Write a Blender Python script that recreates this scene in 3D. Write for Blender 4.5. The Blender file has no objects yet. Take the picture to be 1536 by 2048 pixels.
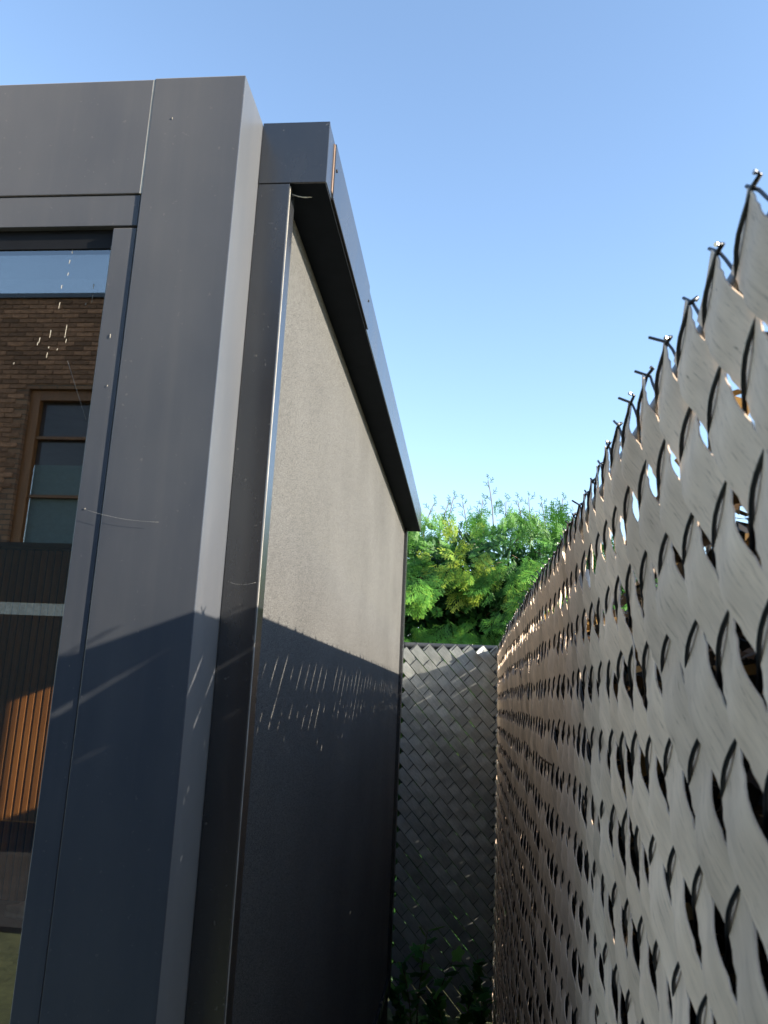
import bpy, bmesh, math, random
import numpy as np
from mathutils import Vector, Matrix
rad = math.radians
S = bpy.context.scene
COL = S.collection
CH = 1.5                                     # camera height above the ground

# ------------------------------------------------------------------ camera
cam_d = bpy.data.cameras.new('camera'); cam = bpy.data.objects.new('camera', cam_d); COL.objects.link(cam)
r_ = Vector((0.9942106, 0.0979609, 0.0441464)); u_ = Vector((-0.0210395, -0.2254205, 0.9740344)); f_ = Vector((-0.1053688, 0.9693241, 0.2220544))
m = Matrix((r_, u_, -f_)).transposed().to_4x4(); m.translation = (0, 0, CH)
cam.matrix_world = m
cam_d.sensor_fit = 'AUTO'; cam_d.sensor_width = 36.0; cam_d.lens = 36.0 * 1643.9 / 2048.0
cam_d.clip_start = 0.02; cam_d.clip_end = 2000
cam_d.dof.use_dof = True; cam_d.dof.focus_distance = 1.9; cam_d.dof.aperture_fstop = 15.0
S.camera = cam

# ------------------------------------------------------------------ light
SUN = Vector((-1.0, 0.24, -0.387)).normalized()         # direction the sunlight travels
elev = math.asin(-SUN.z)
w = bpy.data.worlds.new('World'); S.world = w; w.use_nodes = True
nt = w.node_tree; nt.nodes.clear()
sky = nt.nodes.new('ShaderNodeTexSky'); sky.sky_type = 'NISHITA'; sky.sun_disc = False
sky.sun_elevation = elev; sky.sun_rotation = math.atan2(-SUN.x, -SUN.y)
sky.altitude = 0; sky.air_density = 1.0; sky.dust_density = 0.2; sky.ozone_density = 1.5
bg = nt.nodes.new('ShaderNodeBackground'); bg.inputs[1].default_value = 0.142
out = nt.nodes.new('ShaderNodeOutputWorld')
nt.links.new(sky.outputs[0], bg.inputs[0]); nt.links.new(bg.outputs[0], out.inputs[0])
sl = bpy.data.lights.new('sun', 'SUN'); sl.energy = 5.0; sl.angle = rad(0.53); sl.color = (1.0, 0.885, 0.72)
so = bpy.data.objects.new('sun', sl); COL.objects.link(so); so.rotation_euler = SUN.to_track_quat('-Z', 'Y').to_euler(); so.location = (6, -2, 6)
vs = S.view_settings; vs.view_transform = 'Standard'; vs.look = 'None'; vs.gamma = 1.0; vs.use_curve_mapping = False
vs.exposure = 1.52
S.cycles.max_bounces = 10; S.cycles.transparent_max_bounces = 12

rng = random.Random(7); nr = np.random.default_rng(7)

# ------------------------------------------------------------------ helpers
def tag(o, label=None, cat=None, group=None, kind=None):
    if label: o['label'] = label
    if cat: o['category'] = cat
    if group: o['group'] = group
    if kind: o['kind'] = kind
    return o
def empty(name, loc):
    o = bpy.data.objects.new(name, None); COL.objects.link(o); o.location = loc; o.empty_display_size = 0.1
    return o
def place(o, parent):
    """link an object whose mesh is in world coordinates under a parent"""
    COL.objects.link(o)
    if parent is not None:
        o.parent = parent
        t = Vector((0, 0, 0)); p = parent
        while p is not None: t += Vector(p.location); p = p.parent
        o.matrix_parent_inverse = Matrix.Identity(4)
        o.location = Vector(o.location) - t
    return o
def build(name, verts, faces, mat, parent=None, smooth=False, uvs=None, attr=None):
    me = bpy.data.meshes.new(name)
    me.from_pydata([tuple(map(float, v)) for v in verts], [], [tuple(int(i) for i in f) for f in faces]); 
    if mat: me.materials.append(mat)
    if smooth: me.polygons.foreach_set('use_smooth', [True] * len(me.polygons))
    if uvs is not None:
        l = me.uv_layers.new(name='UVMap'); vi = np.empty(len(me.loops), dtype=np.int32); me.loops.foreach_get('vertex_index', vi)
        l.data.foreach_set('uv', np.asarray(uvs, dtype=np.float32)[vi].ravel())
    if attr is not None:
        a = me.attributes.new('tint', 'FLOAT', 'POINT'); a.data.foreach_set('value', np.asarray(attr, dtype=np.float32))
    me.update()
    return place(bpy.data.objects.new(name, me), parent)
def quadmesh(name, V, mat, parent=None, attr=None, smooth=False):
    """V: (n,4,3) array of separate quads"""
    V = np.asarray(V, dtype=np.float32); n = len(V)
    me = bpy.data.meshes.new(name)
    me.vertices.add(n * 4); me.vertices.foreach_set('co', V.ravel())
    me.loops.add(n * 4); me.loops.foreach_set('vertex_index', np.arange(n * 4, dtype=np.int32))
    me.polygons.add(n); me.polygons.foreach_set('loop_start', np.arange(n, dtype=np.int32) * 4)
    if attr is not None:
        a = me.attributes.new('tint', 'FLOAT', 'POINT'); a.data.foreach_set('value', np.repeat(np.asarray(attr, dtype=np.float32), 4))
    me.materials.append(mat); me.update(calc_edges=True); me.validate()
    return place(bpy.data.objects.new(name, me), parent)
BX = [(0, 1, 2, 3), (7, 6, 5, 4), (0, 4, 5, 1), (1, 5, 6, 2), (2, 6, 7, 3), (3, 7, 4, 0)]
def boxv(x0, x1, y0, y1, z0, z1):
    return [(x0, y0, z0), (x0, y1, z0), (x1, y1, z0), (x1, y0, z0), (x0, y0, z1), (x0, y1, z1), (x1, y1, z1), (x1, y0, z1)]
def box(name, x0, x1, y0, y1, z0, z1, mat, parent=None, bevel=0.0, seg=2):
    bm = bmesh.new(); vs_ = [bm.verts.new(v) for v in boxv(x0, x1, y0, y1, z0, z1)]
    for f in BX: bm.faces.new([vs_[i] for i in f])
    bm.normal_update()
    if bevel: bmesh.ops.bevel(bm, geom=list(bm.edges), offset=bevel, segments=seg, affect='EDGES', profile=0.5)
    bmesh.ops.recalc_face_normals(bm, faces=bm.faces)
    me = bpy.data.meshes.new(name); bm.to_mesh(me); bm.free(); me.materials.append(mat)
    return place(bpy.data.objects.new(name, me), parent)
def tubegeo(pts, r, n=6, cap=True):
    pts = np.asarray(pts, float); k = len(pts)
    rr = np.full(k, r) if np.isscalar(r) else np.asarray(r, float)
    T = np.gradient(pts, axis=0); T /= np.linalg.norm(T, axis=1)[:, None] + 1e-12
    ref = np.array([0.0, 0, 1.0]) if abs(T[0][2]) < 0.9 else np.array([1.0, 0, 0])
    N = np.zeros_like(pts); nrm = ref - T[0] * (ref @ T[0]); nrm /= np.linalg.norm(nrm)
    for i in range(k):
        nrm = nrm - T[i] * (nrm @ T[i]); nrm /= np.linalg.norm(nrm) + 1e-12; N[i] = nrm
    B = np.cross(T, N); a = np.arange(n) * 2 * np.pi / n
    V = pts[:, None, :] + rr[:, None, None] * (np.cos(a)[None, :, None] * N[:, None, :] + np.sin(a)[None, :, None] * B[:, None, :])
    F = [(i * n + j, i * n + (j + 1) % n, (i + 1) * n + (j + 1) % n, (i + 1) * n + j) for i in range(k - 1) for j in range(n)]
    if cap: F += [tuple(range(n - 1, -1, -1)), tuple(range((k - 1) * n, k * n))]
    return V.reshape(-1, 3), F
def tube(name, pts, r, mat, parent=None, n=6):
    V, F = tubegeo(pts, r, n); return build(name, V, F, mat, parent, smooth=True)
class Geo:
    def __init__(s): s.V = []; s.F = []; s.n = 0
    def add(s, V, F):
        s.V.append(np.asarray(V, float)); s.F += [tuple(i + s.n for i in f) for f in F]; s.n += len(V)
    def build(s, name, mat, parent=None, smooth=False): return build(name, np.concatenate(s.V), s.F, mat, parent, smooth)

# ------------------------------------------------------------------ materials
def mat(name):
    m = bpy.data.materials.new(name); m.use_nodes = True; t = m.node_tree
    return m, t, t.nodes['Principled BSDF']
def nd(t, typ, **kw):
    n = t.nodes.new(typ)
    for k, v in kw.items(): setattr(n, k, v)
    return n
def ramp(t, a, b, ca, cb):
    n = nd(t, 'ShaderNodeValToRGB'); e = n.color_ramp.elements
    e[0].position = a; e[1].position = b; e[0].color = (*ca, 1); e[1].color = (*cb, 1); return n
def coat(name, col, rough, dust=0.15, dustcol=(0.30, 0.28, 0.25), spec=0.5, speck=0.0, scale=6.0, sheen=0.0):
    """powder-coated aluminium: colour with blotchy dust, faint specks and a fine orange-peel bump"""
    m, t, p = mat(name); tc = nd(t, 'ShaderNodeTexCoord')
    mp = nd(t, 'ShaderNodeMapping'); mp.inputs['Scale'].default_value = (1, 1, 0.35); t.links.new(tc.outputs['Object'], mp.inputs[0])
    n1 = nd(t, 'ShaderNodeTexNoise'); n1.inputs['Scale'].default_value = scale; n1.inputs['Detail'].default_value = 6; n1.inputs['Roughness'].default_value = 0.6
    t.links.new(mp.outputs[0], n1.inputs[0])
    r1 = ramp(t, 0.35, 0.75, (0, 0, 0), (dust,) * 3); t.links.new(n1.outputs[0], r1.inputs[0])
    n2 = nd(t, 'ShaderNodeTexNoise'); n2.inputs['Scale'].default_value = 140; n2.inputs['Detail'].default_value = 2; t.links.new(tc.outputs['Object'], n2.inputs[0])
    r2 = ramp(t, 0.70, 0.78, (0, 0, 0), (speck,) * 3); t.links.new(n2.outputs[0], r2.inputs[0])
    mp4 = nd(t, 'ShaderNodeMapping'); mp4.inputs['Scale'].default_value = (55, 55, 1.1); t.links.new(tc.outputs['Object'], mp4.inputs[0])
    n4 = nd(t, 'ShaderNodeTexNoise'); n4.inputs['Scale'].default_value = 1.0; n4.inputs['Detail'].default_value = 4; t.links.new(mp4.outputs[0], n4.inputs[0])
    r4 = ramp(t, 0.48, 0.75, (0, 0, 0), (dust * 0.28,) * 3); t.links.new(n4.outputs[0], r4.inputs[0])
    a4 = nd(t, 'ShaderNodeMath', operation='ADD'); t.links.new(r1.outputs[0], a4.inputs[0]); t.links.new(r4.outputs[0], a4.inputs[1])
    ad = nd(t, 'ShaderNodeMath', operation='ADD'); t.links.new(a4.outputs[0], ad.inputs[0]); t.links.new(r2.outputs[0], ad.inputs[1])
    mx = nd(t, 'ShaderNodeMixRGB'); mx.inputs[1].default_value = (*col, 1); mx.inputs[2].default_value = (*dustcol, 1)
    t.links.new(ad.outputs[0], mx.inputs[0]); t.links.new(mx.outputs[0], p.inputs['Base Color'])
    rr = nd(t, 'ShaderNodeMapRange'); rr.inputs[3].default_value = rough - 0.05; rr.inputs[4].default_value = rough + 0.12
    t.links.new(n1.outputs[0], rr.inputs[0]); t.links.new(rr.outputs[0], p.inputs['Roughness'])
    p.inputs['Specular IOR Level'].default_value = spec
    p.inputs['Sheen Weight'].default_value = sheen; p.inputs['Sheen Roughness'].default_value = 0.45; p.inputs['Sheen Tint'].default_value = (1, 0.89, 0.74, 1)
    n3 = nd(t, 'ShaderNodeTexNoise'); n3.inputs['Scale'].default_value = 900; t.links.new(tc.outputs['Object'], n3.inputs[0])
    b = nd(t, 'ShaderNodeBump'); b.inputs['Strength'].default_value = 0.06; b.inputs['Distance'].default_value = 0.001
    n5 = nd(t, 'ShaderNodeTexNoise'); n5.inputs['Scale'].default_value = 7; n5.inputs['Detail'].default_value = 1; t.links.new(tc.outputs['Object'], n5.inputs[0])
    b5 = nd(t, 'ShaderNodeBump'); b5.inputs['Strength'].default_value = 0.25; b5.inputs['Distance'].default_value = 0.006; t.links.new(n5.outputs[0], b5.inputs['Height']); t.links.new(b5.outputs[0], b.inputs['Normal'])
    t.links.new(n3.outputs[0], b.inputs['Height']); t.links.new(b.outputs[0], p.inputs['Normal'])
    return m
def plain(name, col, rough=0.7, var=0.25, scale=30, spec=0.3):
    m, t, p = mat(name); tc = nd(t, 'ShaderNodeTexCoord')
    n = nd(t, 'ShaderNodeTexNoise'); n.inputs['Scale'].default_value = scale; n.inputs['Detail'].default_value = 5; t.links.new(tc.outputs['Object'], n.inputs[0])
    r = ramp(t, 0.3, 0.7, tuple(c * (1 - var) for c in col), tuple(min(1, c * (1 + var)) for c in col))
    t.links.new(n.outputs[0], r.inputs[0]); t.links.new(r.outputs[0], p.inputs['Base Color'])
    p.inputs['Roughness'].default_value = rough; p.inputs['Specular IOR Level'].default_value = spec
    return m
M_POST = coat('anthracite_powder_coat', (0.019, 0.031, 0.052), 0.36, dust=0.10, speck=0.14, sheen=0.60)
M_RAIL = coat('dark_blind_aluminium', (0.015, 0.017, 0.021), 0.22, dust=0.05, speck=0.25, spec=1.0, scale=9)
M_BLACK = plain('flat_black', (0.006, 0.006, 0.007), 0.6, 0.2)
M_WIRE = plain('dark_green_black_wire_coating', (0.012, 0.015, 0.018), 0.32, 0.2, 60, 0.5)
M_CUT = plain('bare_wire_end', (0.55, 0.53, 0.5), 0.3); M_CUT.node_tree.nodes['Principled BSDF'].inputs['Metallic'].default_value = 0.9
M_TUBE = coat('fence_tube_coating', (0.03, 0.036, 0.045), 0.35, dust=0.1)
M_SEAM = plain('pale_thin_line', (0.42, 0.40, 0.36), 0.8)  # pale colour for joint lines, rail edge and debris thread
M_DROP = plain('dried_white_dropping', (0.26, 0.245, 0.21), 0.8)
M_WEB = plain('cobweb_silk', (0.30, 0.30, 0.29), 0.6)
M_TWIG = plain('brown_twig', (0.12, 0.075, 0.045), 0.8)
M_INT = plain('interior_dark_panel', (0.035, 0.033, 0.032), 0.7)
M_FLOOR = plain('grey_interior_floor', (0.17, 0.17, 0.17), 0.5, 0.2, 8)
M_LAWN_REFL = plain('olive_lawn_reflection', (0.20, 0.16, 0.05), 0.95, 0.35, 24)

def m_slat(name, ca, cb, cc, spec, rough):
    m, t, p = mat(name); tc = nd(t, 'ShaderNodeTexCoord'); oi = nd(t, 'ShaderNodeObjectInfo')
    mp = nd(t, 'ShaderNodeMapping'); mp.inputs['Scale'].default_value = (16, 210, 1)
    ad = nd(t, 'ShaderNodeVectorMath', operation='ADD'); cx = nd(t, 'ShaderNodeCombineXYZ')
    mu = nd(t, 'ShaderNodeMath', operation='MULTIPLY'); mu.inputs[1].default_value = 40; t.links.new(oi.outputs['Random'], mu.inputs[0])
    t.links.new(mu.outputs[0], cx.inputs[0]); t.links.new(mu.outputs[0], cx.inputs[1])
    t.links.new(tc.outputs['UV'], mp.inputs[0]); t.links.new(mp.outputs[0], ad.inputs[0]); t.links.new(cx.outputs[0], ad.inputs[1])
    n1 = nd(t, 'ShaderNodeTexNoise'); n1.inputs['Scale'].default_value = 2.2; n1.inputs['Detail'].default_value = 7; n1.inputs['Roughness'].default_value = 0.65; n1.inputs['Distortion'].default_value = 0.6
    t.links.new(ad.outputs[0], n1.inputs[0])
    mp2 = nd(t, 'ShaderNodeMapping'); mp2.inputs['Scale'].default_value = (9, 30, 1); t.links.new(tc.outputs['UV'], mp2.inputs[0])
    ad2 = nd(t, 'ShaderNodeVectorMath', operation='ADD'); t.links.new(mp2.outputs[0], ad2.inputs[0]); t.links.new(cx.outputs[0], ad2.inputs[1])
    n2 = nd(t, 'ShaderNodeTexNoise'); n2.inputs['Scale'].default_value = 1.3; n2.inputs['Detail'].default_value = 4; t.links.new(ad2.outputs[0], n2.inputs[0])
    r1 = nd(t, 'ShaderNodeValToRGB'); e = r1.color_ramp.elements
    e[0].position = 0.30; e[0].color = (*ca, 1); e[1].position = 0.66; e[1].color = (*cc, 1)
    x = e.new(0.42); x.color = (*cb, 1)
    t.links.new(n1.outputs[0], r1.inputs[0])
    r2 = ramp(t, 0.3, 0.7, (0.84, 0.83, 0.82), (1.08, 1.07, 1.05)); t.links.new(n2.outputs[0], r2.inputs[0])
    mx = nd(t, 'ShaderNodeMixRGB', blend_type='MULTIPLY'); mx.inputs[0].default_value = 1
    t.links.new(r1.outputs[0], mx.inputs[1]); t.links.new(r2.outputs[0], mx.inputs[2])
    hv = nd(t, 'ShaderNodeHueSaturation'); mr = nd(t, 'ShaderNodeMapRange'); mr.inputs[3].default_value = 0.86; mr.inputs[4].default_value = 1.14
    t.links.new(oi.outputs['Random'], mr.inputs[0]); t.links.new(mr.outputs[0], hv.inputs['Value']); t.links.new(mx.outputs[0], hv.inputs['Color'])
    t.links.new(hv.outputs[0], p.inputs['Base Color'])
    p.inputs['Roughness'].default_value = rough; p.inputs['Specular IOR Level'].default_value = spec
    b = nd(t, 'ShaderNodeBump'); b.inputs['Strength'].default_value = 0.25; b.inputs['Distance'].default_value = 0.0006
    t.links.new(n1.outputs[0], b.inputs['Height']); t.links.new(b.outputs[0], p.inputs['Normal'])
    return m
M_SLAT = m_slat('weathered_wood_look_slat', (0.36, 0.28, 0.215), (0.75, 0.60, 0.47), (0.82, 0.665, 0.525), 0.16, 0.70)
M_SLAT2 = m_slat('shade_darkened_slat', (0.15, 0.165, 0.165), (0.215, 0.232, 0.228), (0.31, 0.32, 0.305), 0.6, 0.36)  # short fence's slats; the passage's shade is put into their colour
def m_fabric():
    m, t, p = mat('charcoal_screen_weave'); tc = nd(t, 'ShaderNodeTexCoord')
    mp = nd(t, 'ShaderNodeMapping'); mp.inputs['Scale'].default_value = (1, 620, 860); t.links.new(tc.outputs['Object'], mp.inputs[0])
    n = nd(t, 'ShaderNodeTexNoise'); n.inputs['Scale'].default_value = 1.0; n.inputs['Detail'].default_value = 3; n.inputs['Roughness'].default_value = 0.7; t.links.new(mp.outputs[0], n.inputs[0])
    n2 = nd(t, 'ShaderNodeTexNoise'); n2.inputs['Scale'].default_value = 3.0; n2.inputs['Detail'].default_value = 4; t.links.new(tc.outputs['Object'], n2.inputs[0])
    r = ramp(t, 0.36, 0.64, (0.010, 0.0105, 0.011), (0.178, 0.178, 0.174)); t.links.new(n.outputs[0], r.inputs[0])
    r2 = ramp(t, 0.3, 0.7, (0.88, 0.88, 0.88), (1.1, 1.1, 1.1)); t.links.new(n2.outputs[0], r2.inputs[0])
    mx = nd(t, 'ShaderNodeMixRGB', blend_type='MULTIPLY'); mx.inputs[0].default_value = 1; t.links.new(r.outputs[0], mx.inputs[1]); t.links.new(r2.outputs[0], mx.inputs[2])
    t.links.new(mx.outputs[0], p.inputs['Base Color']); p.inputs['Roughness'].default_value = 0.85; p.inputs['Specular IOR Level'].default_value = 0.08
    w1 = nd(t, 'ShaderNodeTexWave'); w1.wave_type = 'BANDS'; w1.bands_direction = 'Z'; w1.inputs['Scale'].default_value = 260; t.links.new(tc.outputs['Object'], w1.inputs[0])
    b = nd(t, 'ShaderNodeBump'); b.inputs['Strength'].default_value = 0.35; b.inputs['Distance'].default_value = 0.0008
    sm = nd(t, 'ShaderNodeMath', operation='ADD'); t.links.new(n.outputs[0], sm.inputs[0]); t.links.new(w1.outputs[0], sm.inputs[1])
    t.links.new(sm.outputs[0], b.inputs['Height']); t.links.new(b.outputs[0], p.inputs['Normal'])
    return m
M_FABRIC = m_fabric()
def m_glass():
    m, t, p = mat('solar_control_glass'); t.nodes.remove(p); o = t.nodes['Material Output']
    g = nd(t, 'ShaderNodeBsdfGlossy'); g.inputs['Roughness'].default_value = 0.0; g.inputs['Color'].default_value = (0.96, 0.97, 0.97, 1)
    tr = nd(t, 'ShaderNodeBsdfTransparent'); tr.inputs['Color'].default_value = (0.92, 0.91, 0.86, 1)
    lw = nd(t, 'ShaderNodeLayerWeight'); lw.inputs['Blend'].default_value = 0.5
    pw = nd(t, 'ShaderNodeMath', operation='POWER'); pw.inputs[1].default_value = 5; t.links.new(lw.outputs['Facing'], pw.inputs[0])
    fr = nd(t, 'ShaderNodeMapRange'); fr.inputs[3].default_value = 0.22; fr.inputs[4].default_value = 1.0; t.links.new(pw.outputs[0], fr.inputs[0])
    mx = nd(t, 'ShaderNodeMixShader'); t.links.new(fr.outputs[0], mx.inputs[0]); t.links.new(tr.outputs[0], mx.inputs[1]); t.links.new(g.outputs[0], mx.inputs[2])
    t.links.new(mx.outputs[0], o.inputs['Surface']); return m
M_GLASS = m_glass()
def m_wood(name, ca, cb):
    m, t, p = mat(name); tc = nd(t, 'ShaderNodeTexCoord'); oi = nd(t, 'ShaderNodeObjectInfo')
    mp = nd(t, 'ShaderNodeMapping'); mp.inputs['Scale'].default_value = (60, 60, 3); t.links.new(tc.outputs['Object'], mp.inputs[0])
    n = nd(t, 'ShaderNodeTexNoise'); n.inputs['Scale'].default_value = 1.0; n.inputs['Detail'].default_value = 5; n.inputs['Distortion'].default_value = 1.0
    t.links.new(mp.outputs[0], n.inputs[0]); r = ramp(t, 0.3, 0.7, ca, cb); t.links.new(n.outputs[0], r.inputs[0])
    hv = nd(t, 'ShaderNodeHueSaturation'); mr = nd(t, 'ShaderNodeMapRange'); mr.inputs[3].default_value = 0.8; mr.inputs[4].default_value = 1.2
    t.links.new(oi.outputs['Random'], mr.inputs[0]); t.links.new(mr.outputs[0], hv.inputs['Value']); t.links.new(r.outputs[0], hv.inputs['Color'])
    t.links.new(hv.outputs[0], p.inputs['Base Color']); p.inputs['Roughness'].default_value = 0.5; return m
M_OAK = m_wood('oak_veneer_slat', (0.36, 0.14, 0.04), (0.52, 0.23, 0.07))
def m_brick():
    m, t, p = mat('brown_brick'); oi = nd(t, 'ShaderNodeObjectInfo'); tc = nd(t, 'ShaderNodeTexCoord')
    n = nd(t, 'ShaderNodeTexNoise'); n.inputs['Scale'].default_value = 25; n.inputs['Detail'].default_value = 5; t.links.new(tc.outputs['Object'], n.inputs[0])
    r = ramp(t, 0.25, 0.75, (0.17, 0.08, 0.045), (0.34, 0.175, 0.10)); t.links.new(n.outputs[0], r.inputs[0])
    hv = nd(t, 'ShaderNodeHueSaturation'); mr = nd(t, 'ShaderNodeMapRange'); mr.inputs[3].default_value = 0.6; mr.inputs[4].default_value = 1.45
    t.links.new(oi.outputs['Random'], mr.inputs[0]); t.links.new(mr.outputs[0], hv.inputs['Value']); t.links.new(r.outputs[0], hv.inputs['Color'])
    t.links.new(hv.outputs[0], p.inputs['Base Color']); p.inputs['Roughness'].default_value = 0.85; return m
M_BRICK = m_brick()
def m_brickwall():
    m, t, p = mat('brown_brickwork'); tc = nd(t, 'ShaderNodeTexCoord'); mp = nd(t, 'ShaderNodeMapping'); mp.inputs['Rotation'].default_value = (rad(90), 0, 0)
    t.links.new(tc.outputs['Object'], mp.inputs[0]); b = nd(t, 'ShaderNodeTexBrick'); t.links.new(mp.outputs[0], b.inputs[0])
    b.inputs['Color1'].default_value = (0.17, 0.085, 0.05, 1); b.inputs['Color2'].default_value = (0.29, 0.16, 0.095, 1); b.inputs['Mortar'].default_value = (0.07, 0.06, 0.05, 1)
    b.inputs['Scale'].default_value = 1; b.inputs['Brick Width'].default_value = 0.22; b.inputs['Row Height'].default_value = 0.0625; b.inputs['Mortar Size'].default_value = 0.006
    t.links.new(b.outputs[0], p.inputs['Base Color']); p.inputs['Roughness'].default_value = 0.9; return m
M_BRICKWALL = m_brickwall()
M_MORTAR = plain('dark_mortar', (0.075, 0.06, 0.05), 0.95)
M_HFRAME = m_wood('stained_window_frame', (0.15, 0.06, 0.02), (0.24, 0.10, 0.035))
M_BAND = plain('pale_render_band', (0.50, 0.47, 0.42), 0.85)
M_BLIND = plain('grey_blue_roller_blind', (0.12, 0.16, 0.17), 0.8, 0.1)
M_SHOE = plain('white_shoe_leather', (0.62, 0.62, 0.64), 0.5)
def m_foliage(name, stops, trans=0.25, rough=0.5):
    m, t, p = mat(name); a = nd(t, 'ShaderNodeAttribute', attribute_name='tint')
    r = nd(t, 'ShaderNodeValToRGB'); e = r.color_ramp.elements
    e[0].position = stops[0][0]; e[0].color = (*stops[0][1], 1); e[1].position = stops[-1][0]; e[1].color = (*stops[-1][1], 1)
    for q, c in stops[1:-1]: x = e.new(q); x.color = (*c, 1)
    t.links.new(a.outputs['Fac'], r.inputs[0]); t.links.new(r.outputs[0], p.inputs['Base Color']); p.inputs['Roughness'].default_value = rough; p.inputs['Specular IOR Level'].default_value = 0.35
    tl = nd(t, 'ShaderNodeBsdfTranslucent'); t.links.new(r.outputs[0], tl.inputs[0])
    mx = nd(t, 'ShaderNodeMixShader'); mx.inputs[0].default_value = trans; o = t.nodes['Material Output']
    t.links.new(p.outputs[0], mx.inputs[1]); t.links.new(tl.outputs[0], mx.inputs[2]); t.links.new(mx.outputs[0], o.inputs['Surface']); return m
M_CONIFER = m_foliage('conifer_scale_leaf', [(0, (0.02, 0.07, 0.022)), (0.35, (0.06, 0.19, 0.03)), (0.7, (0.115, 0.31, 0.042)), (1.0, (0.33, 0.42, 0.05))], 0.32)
M_DRY = m_foliage('dry_hedge_leaf', [(0, (0.008, 0.008, 0.004)), (0.6, (0.02, 0.015, 0.008)), (0.85, (0.12, 0.07, 0.025)), (1.0, (0.50, 0.32, 0.10))], 0.25)  # near-black and gold tints paint in the hedge's shade and sunlit flecks
M_BRAMBLE = m_foliage('bramble_leaf', [(0, (0.03, 0.13, 0.045)), (0.6, (0.06, 0.22, 0.06)), (1.0, (0.13, 0.30, 0.06))], 0.35)
def m_ground():
    m, t, p = mat('garden_ground'); tc = nd(t, 'ShaderNodeTexCoord')
    n = nd(t, 'ShaderNodeTexNoise'); n.inputs['Scale'].default_value = 3; n.inputs['Detail'].default_value = 10; n.inputs['Roughness'].default_value = 0.7; t.links.new(tc.outputs['Object'], n.inputs[0])
    r = ramp(t, 0.35, 0.65, (0.035, 0.045, 0.015), (0.075, 0.085, 0.03)); t.links.new(n.outputs[0], r.inputs[0]); t.links.new(r.outputs[0], p.inputs['Base Color'])
    p.inputs['Roughness'].default_value = 0.95
    b = nd(t, 'ShaderNodeBump'); b.inputs['Distance'].default_value = 0.05; t.links.new(n.outputs[0], b.inputs['Height']); t.links.new(b.outputs[0], p.inputs['Normal']); return m

# ------------------------------------------------------------------ ground
g = build('ground', [(-300, -300, 0), (300, -300, 0), (300, 300, 0), (-300, 300, 0)], [(0, 1, 2, 3)], m_ground()); tag(g, kind='structure')

tr = box('dark_ground_slab', -14, 1.5, -6.99, -3.2, -.05, .03, plain('dark_slab', (0.028, 0.028, 0.03), 0.7, .3, 4), None); tag(tr, kind='structure')  # added dark slab; dims the lawn's reflection in the glass
# ------------------------------------------------------------------ garden room
YF, XP, ZT, XJ, ZB = 1.0166, -0.3463, 0.8938 + CH, -0.48654, 0.69986 + CH
YC, XC, ZC, ZCB, XR, XS = 1.1229, -0.23711, 0.89523 + CH, 0.7857 + CH, -0.29487, -0.309
YE, YCE = 3.822, 3.835
YB = 4.385; XL = -4.4; FLOOR = 0.40
room = empty('garden_room', (-2.3, 2.7, 0))
tag(room, 'anthracite aluminium garden room with glazed front and boxed corner post', 'garden room')
box('corner_post', XJ + 0.0012, XP, YF, YC + 0.05, FLOOR - 0.3, ZT, M_POST, room, 0.0012)
fas = box('fascia_panel', XL, XJ - 0.0012, YF + 0.0006, YF + 0.12, ZB, ZT - 0.0015, M_POST, room, 0.001)
box('seam', XJ - 0.0016, XJ + 0.0016, YF + 0.0007, YF + 0.02, ZB, ZT - 0.002, M_SEAM, fas)
ZL = 0.6490 + CH
box('lower_fascia', XL, XJ - 0.0008, YF + 0.0026, YF + 0.10, ZL, ZB - 0.0015, M_POST, room, 0.0008)
wf = box('window_frame', -0.5215, XJ - 0.0008, YF + 0.0022, YF + 0.06, FLOOR - 0.02, ZL - 0.004, M_POST, room, 0.0008)
box('head_recess_shade', XL, XJ - 0.002, YF + 0.0125, YF + 0.10, ZL - 0.03, ZL - 0.0005, M_BLACK, room)  # black strip painted in for the shaded recess above the glass
box('gasket', -0.5235, -0.5212, YF + 0.006, YF + 0.05, FLOOR, ZL - 0.03, M_SEAM, wf)
YG = YF + 0.015
pane = box('glass_pane', -2.05, -0.5228, YG, YG + 0.006, FLOOR, ZL - 0.004, M_GLASS, room)
box('mullion', -2.13, -2.05, YF + 0.0022, YF + 0.06, FLOOR, ZL - 0.001, M_POST, room, 0.001)
box('glass_pane', XL + 0.2, -2.131, YG, YG + 0.006, FLOOR, ZL - 0.004, M_GLASS, room)
box('corner_post', XL, XL + 0.195, YF + 0.0022, YF + 0.15, FLOOR - 0.3, ZL - 0.001, M_POST, room, 0.001)
box('plinth', XL, XP - 0.004, YF + 0.004, YB, -0.02, FLOOR - 0.02, M_INT, room)
box('floor', XL + 0.1, XP - 0.05, YF + 0.06, YB - 0.0005, FLOOR - 0.02, FLOOR, M_FLOOR, room)
box('roof', XL, XP - 0.002, YF + 0.121, YB + 0.1, ZT - 0.10, ZT - 0.004, M_POST, room, 0.002)
box('ceiling', XL + 0.1, XP - 0.06, YF + 0.125, YB, ZT - 0.14, ZT - 0.101, M_INT, room)
box('side_beam', XP - 0.10, XP - 0.002, YC + 0.051, YB + 0.1, ZB + 0.02, ZT - 0.101, M_POST, room)
box('side_wall', XP - 0.06, XP - 0.004, YC + 0.051, 3.86, FLOOR, ZB + 0.019, M_BLACK, room)
box('rear_post', XP - 0.06, XP - 0.002, YB + 0.02, YB + 0.1, FLOOR - 0.3, ZB + 0.019, M_POST, room)
box('side_pane', XP - 0.03, XP - 0.024, 3.861, YB + 0.019, FLOOR, ZB + 0.019, M_GLASS, room)
box('left_wall', XL, XL + 0.08, YF + 0.16, YB, FLOOR, ZT - 0.15, M_INT, room)
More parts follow.
